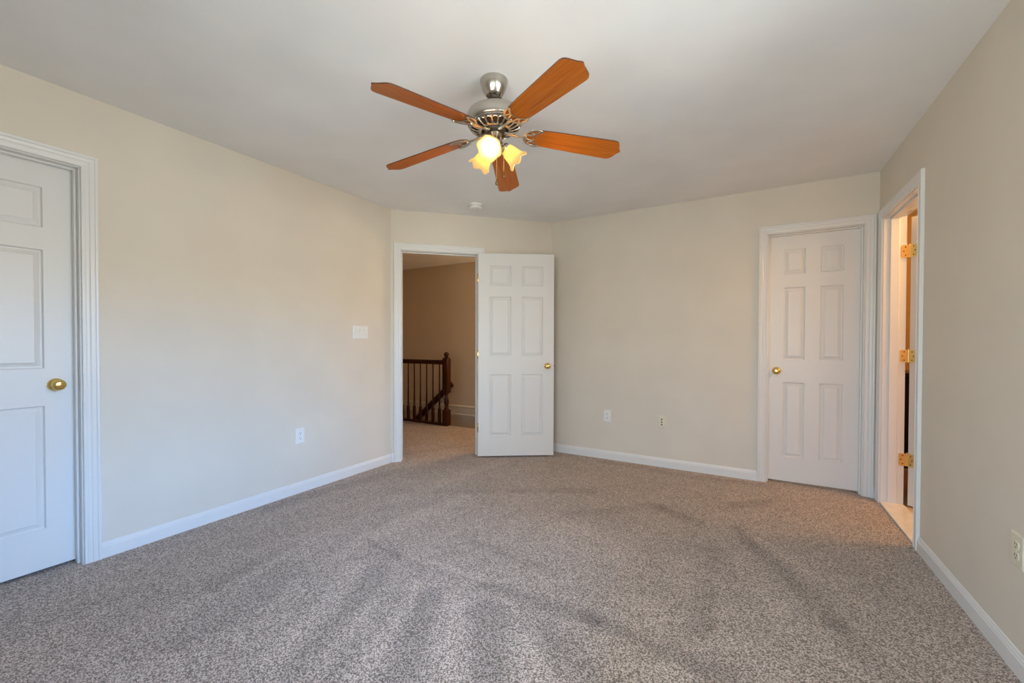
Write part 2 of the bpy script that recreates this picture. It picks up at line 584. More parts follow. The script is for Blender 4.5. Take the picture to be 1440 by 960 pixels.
# ------------------------------------------------------------------ floor (carpet with vacuum marks)
# vacuum strokes in the pile: (x0, y0, x1, y1, half width, strength)
STROKES = [
    (-1.938, 1.687, -1.519, 1.628, 0.022, -0.20),
    (-1.519, 1.628, -1.055, 1.635, 0.020, -0.12),
    (-1.055, 1.635, -0.565, 1.637, 0.050, -0.16),
    (-0.565, 1.637, -0.087, 1.597, 0.050, -0.16),
    (-1.588, 1.647, -1.073, 1.664, 0.030, 0.10),
    (-0.991, 1.596, -0.350, 1.579, 0.030, 0.10),
    (-1.530, 1.977, -1.205, 1.940, 0.030, -0.08),
    (-1.185, 1.907, -0.921, 1.897, 0.030, -0.08),
    (-2.024, 1.557, -1.896, 0.725, 0.070, -0.10),
    (-2.118, 1.280, -2.014, 0.657, 0.050, -0.06),
    (-1.613, 1.495, -1.393, 0.840, 0.050, -0.13),
    (-1.416, 1.399, -1.218, 0.907, 0.050, -0.07),
    (-1.265, 1.424, -1.029, 1.016, 0.060, -0.15),
    (-0.959, 1.487, -0.736, 1.186, 0.070, -0.16),
    (-0.709, 1.529, -0.463, 1.344, 0.050, -0.12),
    (-1.734, 1.463, -1.523, 0.839, 0.040, 0.10),
    (-1.349, 1.470, -1.155, 0.944, 0.040, 0.10),
    (-1.121, 1.449, -0.883, 1.101, 0.050, 0.12),
    (-0.723, 1.427, -0.589, 1.271, 0.040, 0.12),
    (-0.271, 1.565, -0.221, 1.484, 0.050, 0.14),
    (-0.047, 2.916, 0.326, 2.129, 0.050, -0.14),
    (-0.182, 2.581, -0.165, 1.820, 0.045, -0.10),
    (-0.165, 1.820, -0.243, 1.706, 0.050, -0.08),
    (0.326, 2.129, 0.442, 1.868, 0.050, -0.10),
    (0.082, 2.832, 0.434, 2.351, 0.030, 0.09),
    (-0.023, 2.498, 0.149, 2.026, 0.060, 0.08),
    (-0.083, 1.995, 0.105, 1.673, 0.080, 0.07),
    (-0.402, 1.810, -0.122, 1.775, 0.100, 0.06),
    (-2.884, 1.644, -2.768, 2.736, 0.070, -0.12),
    (-2.265, 1.370, -2.193, 0.980, 0.060, -0.10),
    (-2.369, 2.342, -1.699, 2.734, 0.050, -0.07),
    (-1.065, 2.634, -0.529, 3.016, 0.060, -0.09),
    (-0.529, 3.016, -0.288, 2.893, 0.050, -0.16),
    (-1.603, 2.790, -1.075, 3.098, 0.050, -0.12),
    (-1.213, 3.905, 0.134, 3.896, 0.050, -0.10),
    (-0.100, 3.339, 0.123, 3.546, 0.060, -0.14),
    (-3.116, 3.081, -2.748, 3.810, 0.050, -0.08),
    (-2.265, 0.626, -2.271, 1.113, 0.090, -0.05),
    (-2.490, 0.496, -2.447, 0.800, 0.060, -0.06),
    (-2.239, 1.481, -2.137, 1.046, 0.050, 0.06),
    (-1.850, 2.475, -1.957, 1.374, 0.080, 0.09),
    (-0.945, 2.339, -0.322, 2.245, 0.180, 0.08),
    (-2.103, 3.384, -2.261, 2.235, 0.080, 0.07),
]


def nap(x, y):
    wob = noise.noise(Vector((x * 2.3, y * 2.3, 3.1))) * 0.05 + noise.noise(Vector((x * 8, y * 8, 7.7))) * 0.018
    x2 = x + wob; y2 = y + noise.noise(Vector((x * 2.3, y * 2.3, 9.4))) * 0.05 + noise.noise(Vector((x * 8, y * 8, 1.7))) * 0.018
    v = noise.noise(Vector((x * 1.4, y * 1.4, 0.3))) * 0.05 + noise.noise(Vector((x * 6, y * 6, 4.3))) * 0.04
    for (x0, y0, x1, y1, hw, st) in STROKES:
        dx, dy = x1 - x0, y1 - y0
        L2 = dx * dx + dy * dy
        t = max(0.0, min(1.0, ((x2 - x0) * dx + (y2 - y0) * dy) / L2))
        d = math.hypot(x2 - x0 - t * dx, y2 - y0 - t * dy)
        k = (hw * 1.35 - d) / (hw * 0.7)
        if k > 0:
            k = min(1.0, k)
            v += 1.35 * st * k * k * (3 - 2 * k)
    return v


def carpet():
    bm = B()
    lay = bm.verts.layers.float.new('nap')
    st = 0.03
    xs = [HX0 + i * st for i in range(int((XR + 0.02 - HX0) / st) + 1)] + [XR + 0.018]
    ys = [YF - 0.1 + i * st for i in range(int((SY0 - YF + 0.1) / st) + 1)] + [SY0]
    V = {}

    def v(i, j):
        if (i, j) not in V:
            q = bm.verts.new((xs[i], ys[j], 0)); q[lay] = nap(xs[i], ys[j]); V[i, j] = q
        return V[i, j]
    for i in range(len(xs) - 1):
        for j in range(len(ys) - 1):
            xm, ym = xs[i], ys[j]
            if xm < XL - 0.8 and ym < 1.9:
                continue
            bm.faces.new((v(i, j), v(i + 1, j), v(i + 1, j + 1), v(i, j + 1)))
    # landing to the right of the stairwell
    q = [bm.verts.new(p) for p in ((SX1, SY0, 0), (HX1 + 0.1, SY0, 0), (HX1 + 0.1, HY1 + 0.05, 0), (SX1, HY1 + 0.05, 0))]
    bm.faces.new(q)
    # thickness of the slab along the stairwell
    box(bm, (HX0, SY0 - 0.02, -0.28), (SX1, SY0 - 0.001, -0.002))
    box(bm, (SX1, SY0 - 0.001, -0.19), (SX1 + 0.02, HY1, -0.002))
    # closed underside
    box(bm, (HX0, YF - 0.2, -0.3), (XR + 0.018, SY0 - 0.03, -0.05))
    o = obj('floor', bm, M['carpet'])
    return struct(o, 'taupe cut pile carpet with vacuum marks across the bedroom and hallway', 'carpet')


carpet()

# stair flight going down behind the railing
bm = B()
x = SX1
for k in range(11):
    box(bm, (x - 0.235, SY0, -0.19 * (k + 1) - 0.2), (x, HY1, -0.19 * (k + 1)))
    x -= 0.22
struct(obj('trim_stairs', bm, M['carpet']), 'carpeted stair flight going down behind the hallway railing', 'stairs')
bm = B(); box(bm, (HX0, SY0, -2.7), (SX1, HY1, -2.6))
struct(obj('floor_lower', bm, M['carpet']), 'carpeted floor at the foot of the stairwell', 'carpet')

# bathroom floor and threshold
bm = B(); box(bm, (XR + 0.135, BY0, -0.1), (BX1, BY1, 0.004))
struct(obj('floor_bathroom', bm, M['tile']), 'tan tiled bathroom floor behind the marble threshold', 'tiled floor')
bm = B(); box(bm, (0.0, 0, 0), (D4[1] - D4[0], 0.135, 0.016))
o = obj('trim_threshold', bm, M['marble'], None, FR @ Matrix.Translation((D4[0], -0.006, 0.0)), bevel=0.005)
struct(o, 'cream marble threshold across the bathroom doorway', 'threshold')

# ------------------------------------------------------------------ baseboards
BBP = [(0, 0), (-0.012, 0), (-0.012, 0.060), (-0.0095, 0.064), (-0.0095, 0.069), (-0.006, 0.075), (-0.005, 0.081), (-0.002, 0.084), (0, 0.084)]


def baseboard(name, fr, spans, label, prof=BBP, mat=None):
    bm = B()
    for a, b in spans:
        extrude_profile(bm, prof, a, b, lambda s, p, q: (s, p, q))
    o = obj(name, bm, mat or M['trim'], None, fr)
    return struct(o, label, 'baseboard')


RV = 0.005
baseboard('baseboard_left', FL, [(0, D1[0] - RV - CW), (D1[1] + RV + CW, LL - 0.004)], 'white baseboard along the left wall')
baseboard('baseboard_corner', FD, [(0.004, D2[0] - RV - CW), (D2[1] + RV + CW, LD - 0.004)], 'white baseboard on the angled wall behind the open door')
baseboard('baseboard_back', FB, [(0.004, D3[0] - RV - CW), (D3[1] + RV + CW, LB - 0.001)], 'white baseboard along the back wall under the outlet and jack')
baseboard('baseboard_right', FR, [(0.001, D4[0] - RV - CW), (D4[1] + RV + CW, LR)], 'white baseboard running along the right wall')
baseboard('baseboard_front', FF, [(0.013, LF - 0.013)], 'white baseboard on the wall behind the camera')
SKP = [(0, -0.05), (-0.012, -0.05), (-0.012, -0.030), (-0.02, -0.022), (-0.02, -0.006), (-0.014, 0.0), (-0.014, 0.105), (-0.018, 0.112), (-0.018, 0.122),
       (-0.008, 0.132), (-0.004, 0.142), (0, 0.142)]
baseboard('baseboard_hall', frame((HX0, HY1), (1, 0)), [(0, HX1 - HX0)], 'tall white skirting toned down for shade, along the hallway wall above the stairs', SKP, M['skirting'])

# ------------------------------------------------------------------ door casings and jambs
CP = [(0, 0), (0, 0.010), (0.002, 0.0125), (0.006, 0.0125), (0.008, 0.0095), (0.012, 0.010), (0.018, 0.0118), (0.026, 0.0122), (0.030, 0.0108), (0.034, 0.0135),
      (0.042, 0.0150), (0.049, 0.0150), (0.051, 0.0132), (0.053, 0.0162), (0.060, 0.0172), (0.064, 0.0160), (0.066, 0.012), (0.066, 0)]


def door_trim(name, fr, d, depth, label, stop=None, back=True):
    """casing swept round the opening with mitred corners; jamb boards and stop are its parts"""
    s0, s1, zh = d
    bm = B()
    a0, a1, az = s0 - RV, s1 + RV, zh + RV
    rows = []
    for (wd, t) in CP:
        rows.append([bm.verts.new(p) for p in ((a0 - wd, -t, 0), (a0 - wd, -t, az + wd), (a1 + wd, -t, az + wd), (a1 + wd, -t, 0))])
    n = len(rows)
    for i in range(n):
        r0, r1 = rows[i], rows[(i + 1) % n]
        for k in range(3):
            bm.faces.new((r0[k], r0[k + 1], r1[k + 1], r1[k]))
    bm.faces.new([r[0] for r in rows]); bm.faces.new([r[3] for r in rows])
    o = obj(name, bm, M['trim'], None, fr)
    struct(o, label, 'door casing')
    bm = B()
    box(bm, (s0 - JT, 0.0005, 0), (s0, depth, zh + JT))
    box(bm, (s1, 0.0005, 0), (s1 + JT, depth, zh + JT))
    box(bm, (s0, 0.0005, zh), (s1, depth, zh + JT))
    obj('door_jamb', bm, M['trim'], o, Matrix.Identity(4))
    if stop:
        t0, t1 = stop
        bm = B()
        box(bm, (s0, t0, 0), (s0 + 0.011, t1, zh))
        box(bm, (s1 - 0.011, t0, 0), (s1, t1, zh))
        box(bm, (s0 + 0.011, t0, zh - 0.011), (s1 - 0.011, t1, zh))
        obj('door_stop', bm, M['trim'], o, Matrix.Identity(4), bevel=0.003)
    return o


door_trim('trim_1', FL, D1, T, 'fluted white casing around the closed door on the left wall', (0.034, 0.068))
tr2 = door_trim('trim_2', FD, D2, T, 'white casing around the open entry doorway to the hall', (0.045, 0.080))
door_trim('trim_3', FB, D3, T, 'white casing around the closed door in the back wall', (0.026, 0.058))
door_trim('trim_4', FR, D4, T, 'white casing around the bathroom doorway', (0.036, 0.086))
# strike plate on the entry jamb
bm = B(); box(bm, (D2[0], 0.006, 0.90), (D2[0] + 0.002, 0.030, 0.965)); box(bm, (D2[0] + 0.001, 0.012, 0.918), (D2[0] + 0.0025, 0.024, 0.947), 1)
obj('strike_plate', bm, [M['antique'], M['dark']], tr2, Matrix.Identity(4))


# ------------------------------------------------------------------ six-panel doors
ZC = [0.0, 0.201, 0.820, 1.007, 1.601, 1.711, 1.912, 2.032]
PROF = [(0.0, 0.0), (0.0025, 0.006), (0.006, 0.0105), (0.011, 0.0108), (0.030, 0.0040), (0.032, 0.0020)]


def leaf_bm(W, stile, mull, th=0.035):
    bm = B()
    pw = (W - 2 * stile - mull) / 2
    xs = [0, stile, stile + pw, stile + pw + mull, W - stile, W]
    for side in (0, 1):
        def pt(x, z, dep):
            return (x, dep if side == 0 else th - dep, z)
        for i in range(5):
            for j in range(7):
                x0, x1, z0, z1 = xs[i], xs[i + 1], ZC[j], ZC[j + 1]
                if i in (1, 3) and j in (1, 3, 5):
                    prev = None
                    for off, dep in PROF:
                        ring = [bm.verts.new(pt(*c, dep)) for c in ((x0 + off, z0 + off), (x1 - off, z0 + off), (x1 - off, z1 - off), (x0 + off, z1 - off))]
                        if prev:
                            for k in range(4):
                                bm.faces.new((prev[k], prev[(k + 1) % 4], ring[(k + 1) % 4], ring[k]))
                        prev = ring
                    bm.faces.new(prev)
                else:
                    bm.faces.new([bm.verts.new(pt(*c, 0)) for c in ((x0, z0), (x1, z0), (x1, z1), (x0, z1))])
    hgt = ZC[-1]
    for (a, b) in (((0, 0), (W, 0)), ((W, 0), (W, hgt)), ((W, hgt), (0, hgt)), ((0, hgt), (0, 0))):
        bm.faces.new([bm.verts.new(p) for p in ((a[0], 0, a[1]), (b[0], 0, b[1]), (b[0], th, b[1]), (a[0], th, a[1]))])
    bmesh.ops.remove_doubles(bm, verts=bm.verts[:], dist=0.0004)
    return bm


KNOB = [(0.0005, 0.060), (0.012, 0.0600), (0.020, 0.0575), (0.0255, 0.052), (0.0275, 0.045), (0.0255, 0.037), (0.019, 0.031), (0.0125, 0.026), (0.0115, 0.020), (0.013, 0.012)]
ROSE = [(0.013, 0.013), (0.020, 0.012), (0.026, 0.009), (0.031, 0.0045), (0.0325, 0.0), (0.0005, 0.0)]


def knob(parent, x, z, side, th=0.035):
    """round brass knob on its rosette; side -1 is the face at y = 0, +1 the other face"""
    mt = Matrix.Translation((x, 0 if side < 0 else th, z)) @ Matrix.Rotation(R(90) if side < 0 else R(-90), 4, 'X')
    bm = B(); lathe(bm, ROSE[::-1], 28, mt)
    o = obj('rosette', bm, M['brass'], parent, Matrix.Identity(4), True)
    o['label'] = 'polished brass rosette'
    bm = B(); lathe(bm, KNOB[::-1], 28, mt)
    k = obj('knob', bm, M['brass'], o, Matrix.Identity(4), True)
    k['label'] = 'polished brass door knob'


def door(name, mw, W, stile, mull, label, knob_x, knob_z, sides):
    o = obj(name, leaf_bm(W, stile, mull), M['door'], None, mw)
    struct(o, label, 'door')
    for s in sides:
        knob(o, knob_x, knob_z, s)
    return o


W1 = D1[1] - D1[0] - 0.010
door('door_1', FL @ Matrix.Translation((D1[0] + 0.005, 0.068, 0.017)), W1, 0.108, 0.108,
     'closed white six panel door at the left edge, its brass knob at the right', W1 - 0.068, 0.923, (-1,))
W3 = D3[1] - D3[0] - 0.006
door('door_3', FB @ Matrix.Translation((D3[0] + 0.003, 0.058, 0.016)), W3, 0.108, 0.100,
     'closed white six panel closet door in the back wall, its brass knob at the left', 0.062, 0.912, (-1,))
A2 = (-2.359, 3.423)
W2 = 0.762
d2 = door('door_2', frame(A2, (math.cos(R(33.66)), math.sin(R(33.66))), 0.0165), W2, 0.112, 0.108,
          'white six panel entry door swung open against the angled corner wall', W2 - 0.066, 0.905, (-1, 1))
bm = B(); box(bm, (W2 - 0.001, 0.005, 0.877), (W2 + 0.0015, 0.030, 0.933)); box(bm, (W2, 0.010, 0.894), (W2 + 0.011, 0.024, 0.916))
o = obj('latch', bm, M['antique'], d2, Matrix.Identity(4)); o['label'] = 'dark latch bolt in the free edge'


def hinge_bm(ang, w=0.034, h=0.089):
    """butt hinge at its pin (local z): one plate along -y (jamb side), the other turned by ang; rounded corners, screws"""
    bm = B()

    def plate(rot, flip):
        mt = Matrix.Rotation(rot, 4, 'Z')
        r = 0.012
        pts = [(0.0, -h / 2), (w - r, -h / 2)]
        pts += [(w - r + r * math.sin(a), -h / 2 + r - r * math.cos(a)) for a in (R(30), R(60), R(90))]
        pts += [(w - r + r * math.cos(a), h / 2 - r + r * math.sin(a)) for a in (0, R(30), R(60), R(90))]
        pts += [(0.0, h / 2)]
        f0 = [bm.verts.new(mt @ Vector((x, 0.0, z))) for x, z in pts]
        f1 = [bm.verts.new(mt @ Vector((x, flip * 0.0025, z))) for x, z in pts]
        n = len(pts)
        for i in range(n):
            bm.faces.new((f0[i], f0[(i + 1) % n], f1[(i + 1) % n], f1[i]))
        bm.faces.new(f0); bm.faces.new(f1)
        for (x, z) in ((w * 0.72, 0.0), (w * 0.52, 0.029), (w * 0.52, -0.029)):
            m2 = mt @ Matrix.Translation((x, flip * 0.0025, z)) @ Matrix.Rotation(R(-90) * flip, 4, 'X')
            lathe(bm, [(0.0042, 0.0), (0.0040, 0.0009), (0.0005, 0.0003)], 10, m2, 1)
    plate(0.0, 1)
    plate(ang, -1)
    for k in range(5):
        z0 = -h / 2 + k * h / 5
        lathe(bm, [(0.0005, z0), (0.0062, z0 + 0.0006), (0.0062, z0 + h / 5 - 0.0008), (0.0005, z0 + h / 5 - 0.0002)], 14)
    lathe(bm, [(0.0005, h / 2), (0.005, h / 2), (0.0055, h / 2 + 0.004), (0.003, h / 2 + 0.007), (0.0005, h / 2 + 0.0075)], 12)
    return bm


# entry door hinges, at its left edge
for z in (0.275, 1.02, 1.79):
    h_ = obj('hinge', hinge_bm(R(168)), [M['brass'], M['dark']], d2,
             Matrix.Translation((-0.004, 0.040, z)) @ Matrix.Rotation(R(101), 4, 'Z'), True)
    h_['label'] = 'brass butt hinge'

# bathroom door, opened wide into the bathroom
PV = (XR + T + 0.0165, 3.9305)
ANG4 = 130.0
W4 = 0.715
base4 = Matrix.Translation((PV[0], PV[1], 0.014)) @ Matrix.Rotation(R(ANG4 - 90), 4, 'Z')
# local x from the pin along the leaf, local y is the hinge side; the leaf sits 4-6 mm off the pin
d4 = obj('door_4', leaf_bm(W4, 0.106, 0.104), M['door'], None, base4 @ Matrix.Translation((0.004, -0.041, 0)))
struct(d4, 'white bathroom door swung open into the bathroom on three brass hinges', 'door')
knob(d4, W4 - 0.066, 0.905, -1); knob(d4, W4 - 0.066, 0.905, 1)
for z in (0.335, 1.07, 1.81):
    # plate 0 lies on the jamb face (towards -x in the world), plate 1 on the leaf edge
    mw = Matrix.Translation((PV[0], 3.9248, z)) @ Matrix.Rotation(R(180), 4, 'Z')
    h_ = obj('hinge', hinge_bm(R(ANG4), 0.046), [M['hinge'], M['dark']], d4, d4.matrix_world.inverted() @ mw, True)
    h_['label'] = 'bright brass hinge'

# ------------------------------------------------------------------ daylight window beside the camera, and an unseen one added behind for fill
def window(name, fr, s0, s1, wz0, wz1, label):
    bm = B()
    fw = 0.05
    sm, zm = (s0 + s1) / 2, (wz0 + wz1) / 2
    for (a, b) in (((s0, wz0), (s0 + fw, wz1)), ((s1 - fw, wz0), (s1, wz1)), ((s0 + fw, wz0), (s1 - fw, wz0 + fw)), ((s0 + fw, wz1 - fw), (s1 - fw, wz1)),
                   ((sm - 0.04, wz0 + fw), (sm + 0.04, wz1 - fw))):
        box(bm, (a[0], 0.05, a[1]), (b[0], 0.12, b[1]))
    box(bm, (s0 + fw, 0.07, zm - 0.02), (sm - 0.04, 0.11, zm + 0.02))
    box(bm, (sm + 0.04, 0.07, zm - 0.02), (s1 - fw, 0.11, zm + 0.02))
    o = struct(obj(name, bm, M['trim'], None, fr), label, 'window')
    for (a, b) in ((s0 + fw, sm - 0.04), (sm + 0.04, s1 - fw)):
        bm = B(); box(bm, (a, 0.088, wz0 + fw), (b, 0.092, wz1 - fw))
        obj('pane', bm, M['pane'], o, Matrix.Identity(4))
    bm = B(); box(bm, (s0 - 0.04, -0.04, wz0 - 0.02), (s1 + 0.04, 0.05, wz0))
    obj('window_sill', bm, M['trim'], o, Matrix.Identity(4), bevel=0.004)


window('window_1', FR, YB - WIN[1], YB - WIN[0], WIN[2], WIN[3], 'white double window in the right wall beside the camera')
window('fill_window_2', FF, XR - WINF[1], XR - WINF[0], WINF[2], WINF[3], 'unseen white double window added behind the camera for fill light')

# ------------------------------------------------------------------ wall plates
def rounded_plate(bm, wd, ht, th, mi=0, z=0.0, x=0.0, y=0.0, b=0.006):
    """plate on the wall face, its bevelled front towards -y"""
    o = [(-wd / 2, -ht / 2), (wd / 2, -ht / 2), (wd / 2, ht / 2), (-wd / 2, ht / 2)]
    r0 = [bm.verts.new((x + a, y, z + c)) for a, c in o]
    r1 = [bm.verts.new((x + a, y - th * 0.4, z + c)) for a, c in o]
    r2 = [bm.verts.new((x + a * (1 - 2 * b / wd), y - th, z + c * (1 - 2 * b / ht))) for a, c in o]
    for p, q in ((r0, r1), (r1, r2)):
        for k in range(4):
            f = bm.faces.new((p[k], p[(k + 1) % 4], q[(k + 1) % 4], q[k])); f.material_index = mi
    f = bm.faces.new(r2); f.material_index = mi
    f = bm.faces.new(r0); f.material_index = mi


def screw(bm, x, z, y, mi, r=0.003):
    mt = Matrix.Translation((x, y, z)) @ Matrix.Rotation(R(90), 4, 'X')
    lathe(bm, [(r, 0), (r * 0.9, 0.0008), (0.0003, 0.001)], 10, mt, mi)
    box(bm, (x - r * 0.8, y - 0.0012, z - 0.0004), (x + r * 0.8, y - 0.0009, z + 0.0004), mi + 1)


def outlet(fr, s, z, mat, label, pw=0.072, ph=0.118):
    t = thing('wall_outlet', label, 'outlet', fr @ Matrix.Translation((s, 0, z)), 'duplex outlets')
    bm = B(); rounded_plate(bm, pw, ph, 0.006); screw(bm, 0, 0, -0.006, 0)
    obj('cover_plate', bm, [mat, M['dark']], t, Matrix.Identity(4))
    for dz in (0.0195, -0.0195):
        bm = B()
        # receptacle face with flat top and bottom
        pts = []
        for k in range(24):
            a = 2 * PI * k / 24
            pts.append((0.0172 * math.cos(a), max(-0.0135, min(0.0135, 0.0172 * math.sin(a)))))
        f0 = [bm.verts.new((a, -0.0055, dz + c)) for a, c in pts]; f1 = [bm.verts.new((a, -0.0078, dz + c)) for a, c in pts]
        for k in range(24):
            bm.faces.new((f0[k], f0[(k + 1) % 24], f1[(k + 1) % 24], f1[k]))
        bm.faces.new(f1)
        box(bm, (-0.0075, -0.0082, dz - 0.001), (-0.0050, -0.0076, dz + 0.0085), 1)
        box(bm, (0.0050, -0.0082, dz), (0.0075, -0.0076, dz + 0.0075), 1)
        lathe(bm, [(0.0028, 0), (0.0028, 0.0006), (0.0002, 0.0006)], 12,
              Matrix.Translation((0, -0.0077, dz - 0.0075)) @ Matrix.Rotation(R(90), 4, 'X'), 1)
        obj('receptacle', bm, [mat, M['dark']], t, Matrix.Identity(4))
    return t


outlet(FL, 1.94 - YF, 0.437, M['plate'], 'white duplex outlet low on the left wall')
outlet(FB, -1.227 - C2[0], 0.430, M['plate'], 'white duplex outlet low on the back wall, left of the phone jack')
outlet(FR, YB - 2.148, 0.430, M['ivory'], 'ivory duplex outlet low on the right wall at the frame edge', 0.085, 0.121)

t = thing('phone_jack', 'ivory wall jack plate with three dark ports on the back wall', 'wall jack', FB @ Matrix.Translation((-0.709 - C2[0], 0, 0.42)))
bm = B(); rounded_plate(bm, 0.071, 0.116, 0.006)
screw(bm, 0, 0.042, -0.006, 0); screw(bm, 0, -0.042, -0.006, 0)
obj('cover_plate', bm, [M['ivory'], M['dark']], t, Matrix.Identity(4))
for dz in (0.024, 0.0, -0.024):
    bm = B()
    box(bm, (-0.011, -0.0078, dz - 0.009), (0.011, -0.0055, dz + 0.009)); box(bm, (-0.0065, -0.0083, dz - 0.0055), (0.0065, -0.0076, dz + 0.0055), 1)
    obj('port', bm, [M['ivory'], M['dark']], t, Matrix.Identity(4))

t = thing('light_switch', 'white triple rocker switch plate on the left wall beside the entry doorway', 'light switch', FL @ Matrix.Translation((2.513 - YF, 0, 1.245)))
bm = B(); rounded_plate(bm, 0.164, 0.117, 0.006)
obj('cover_plate', bm, [M['plate'], M['dark']], t, Matrix.Identity(4))
for dx in (-0.046, 0, 0.046):
    bm = B()
    mt = Matrix.Translation((dx, -0.0055, 0)) @ Matrix.Rotation(R(4), 4, 'X')
    box(bm, (-0.0165, -0.0032, -0.033), (0.0165, 0.002, 0.033), 0, mt)
    obj('rocker', bm, M['plate'], t, Matrix.Identity(4), bevel=0.001)

# ------------------------------------------------------------------ smoke detector
t = thing('smoke_detector', 'round white smoke detector on the ceiling in front of the entry doorway', 'smoke detector', Matrix.Translation((-2.218, 3.173, H)))
bm = B(); lathe(bm, [(0.0005, 0), (0.068, 0), (0.069, -0.004), (0.067, -0.010), (0.0005, -0.010)], 40)
obj('base_plate', bm, M['plate'], t, Matrix.Identity(4), True)
bm = B(); lathe(bm, [(0.060, -0.010), (0.061, -0.015), (0.058, -0.016), (0.058, -0.019), (0.060, -0.021), (0.057, -0.032), (0.047, -0.039), (0.020, -0.042), (0.0005, -0.042)], 40)
for k in range(16):
    box(bm, (0.0582, -0.004, -0.0195), (0.0595, 0.004, -0.0155), 1, Matrix.Rotation(2 * PI * k / 16, 4, 'Z'))
lathe(bm, [(0.004, 0), (0.004, -0.0015), (0.0003, -0.0018)], 12, Matrix.Translation((0.03, -0.02, -0.041)), 1)
obj('cover', bm, [M['plate'], M['dark']], t, Matrix.Identity(4), True)

# ------------------------------------------------------------------ stair railing in the hall
RY = 4.525
NX = -3.655
t = thing('stair_railing', 'dark cherry stair railing with turned balusters and newel post in the hallway', 'railing', Matrix.Translation((NX, RY, 0)))
bm = B()
hw = 0.042
bx = [(-hw, hw)]
box(bm, (-hw, -hw, 0), (hw, hw, 0.22))
for k in range(1):
    lathe(bm, [(0.040, 0.22), (0.040, 0.228), (0.028, 0.236), (0.034, 0.250), (0.024, 0.262), (0.024, 0.270), (0.032, 0.300), (0.035, 0.325), (0.030, 0.365),
               (0.022, 0.410), (0.022, 0.416), (0.031, 0.424), (0.031, 0.432), (0.024, 0.440), (0.040, 0.452), (0.040, 0.458)], 24)
box(bm, (-hw, -hw, 0.458), (hw, hw, 0.925))
# chamfered cap and ball finial
c0 = [bm.verts.new((a * hw, b * hw, 0.925)) for a, b in ((-1, -1), (1, -1), (1, 1), (-1, 1))]
c1 = [bm.verts.new((a * 0.026, b * 0.026, 0.950)) for a, b in ((-1, -1), (1, -1), (1, 1), (-1, 1))]
for k in range(4):
    bm.faces.new((c0[k], c0[(k + 1) % 4], c1[(k + 1) % 4], c1[k]))
bm.faces.new(c1)
lathe(bm, [(0.022, 0.948), (0.020, 0.956), (0.027, 0.962), (0.034, 0.975), (0.036, 0.990), (0.033, 1.004), (0.024, 1.016), (0.012, 1.022), (0.0005, 1.024)], 24)
obj('newel_post', bm, M['cherry'], t, Matrix.Identity(4), True, 0.002)
LX = HX0 - NX + 0.002
bm = B()
RP = [(-0.018, 0.848), (0.018, 0.848), (0.026, 0.862), (0.029, 0.880), (0.026, 0.898), (0.014, 0.910), (-0.014, 0.910), (-0.026, 0.898), (-0.029, 0.880), (-0.026, 0.862)]
extrude_profile(bm, RP, LX, -hw, lambda s, p, q: (s, p, q))
obj('handrail', bm, M['cherry_x'], t, Matrix.Identity(4))
bm = B(); box(bm, (LX, -0.035, 0.0), (-hw, 0.035, 0.028))
obj('bottom_rail', bm, M['cherry_x'], t, Matrix.Identity(4), bevel=0.003)
BP = [(0.009, 0.848), (0.0095, 0.70), (0.0105, 0.52), (0.012, 0.36), (0.0135, 0.285), (0.010, 0.272), (0.0155, 0.262), (0.0155, 0.254), (0.010, 0.246), (0.016, 0.232), (0.016, 0.226)]


def baluster_bm():
    bm = B()
    box(bm, (-0.0165, -0.0165, 0.026), (0.0165, 0.0165, 0.226))
    lathe(bm, BP[::-1], 14)
    return bm


b0 = obj('baluster', baluster_bm(), M['cherry'], t, Matrix.Translation((-0.125, 0, 0)), True)
xx = -0.125 - 0.118
while xx > LX + 0.06:
    c = b0.copy(); COL.objects.link(c); c.parent = t; c.matrix_basis = Matrix.Translation((xx, 0, 0))
    xx -= 0.118

# sloping handrail on the far stairwell wall
slope = math.atan2(0.67, 0.78)
t = thing('handrail', 'dark cherry handrail sloping down the hallway wall behind the railing', 'handrail', Matrix.Translation((-4.215, HY1 - 0.065, 0.475)))
rot = Matrix.Rotation(-slope, 4, 'Y')
bm = B()
HP = [(-0.018, -0.050), (0.018, -0.050), (0.028, -0.030), (0.031, 0.0), (0.027, 0.026), (0.013, 0.042), (-0.013, 0.042), (-0.027, 0.026), (-0.031, 0.0), (-0.028, -0.030)]
extrude_profile(bm, HP, -1.75, 0.02, lambda s, p, q: rot @ Vector((s, p, q)))
obj('rail', bm, M['cherry_x'], t, Matrix.Identity(4))
for sdist in (-0.25, -1.3):
    bm = B()
    p = rot @ Vector((sdist, 0, -0.050))
    tube(bm, [(p.x, 0.0, p.z + 0.006), (p.x, 0.004, p.z - 0.03), (p.x, 0.03, p.z - 0.055), (p.x, 0.062, p.z - 0.06)], 0.006, 8, up=Vector((1, 0, 0)))
    lathe(bm, [(0.022, 0), (0.02, 0.004), (0.0005, 0.005)], 16, Matrix.Translation((p.x, 0.064, p.z - 0.06)) @ Matrix.Rotation(R(90), 4, 'X'))
    obj('wall_bracket', bm, M['antique'], t, Matrix.Identity(4))

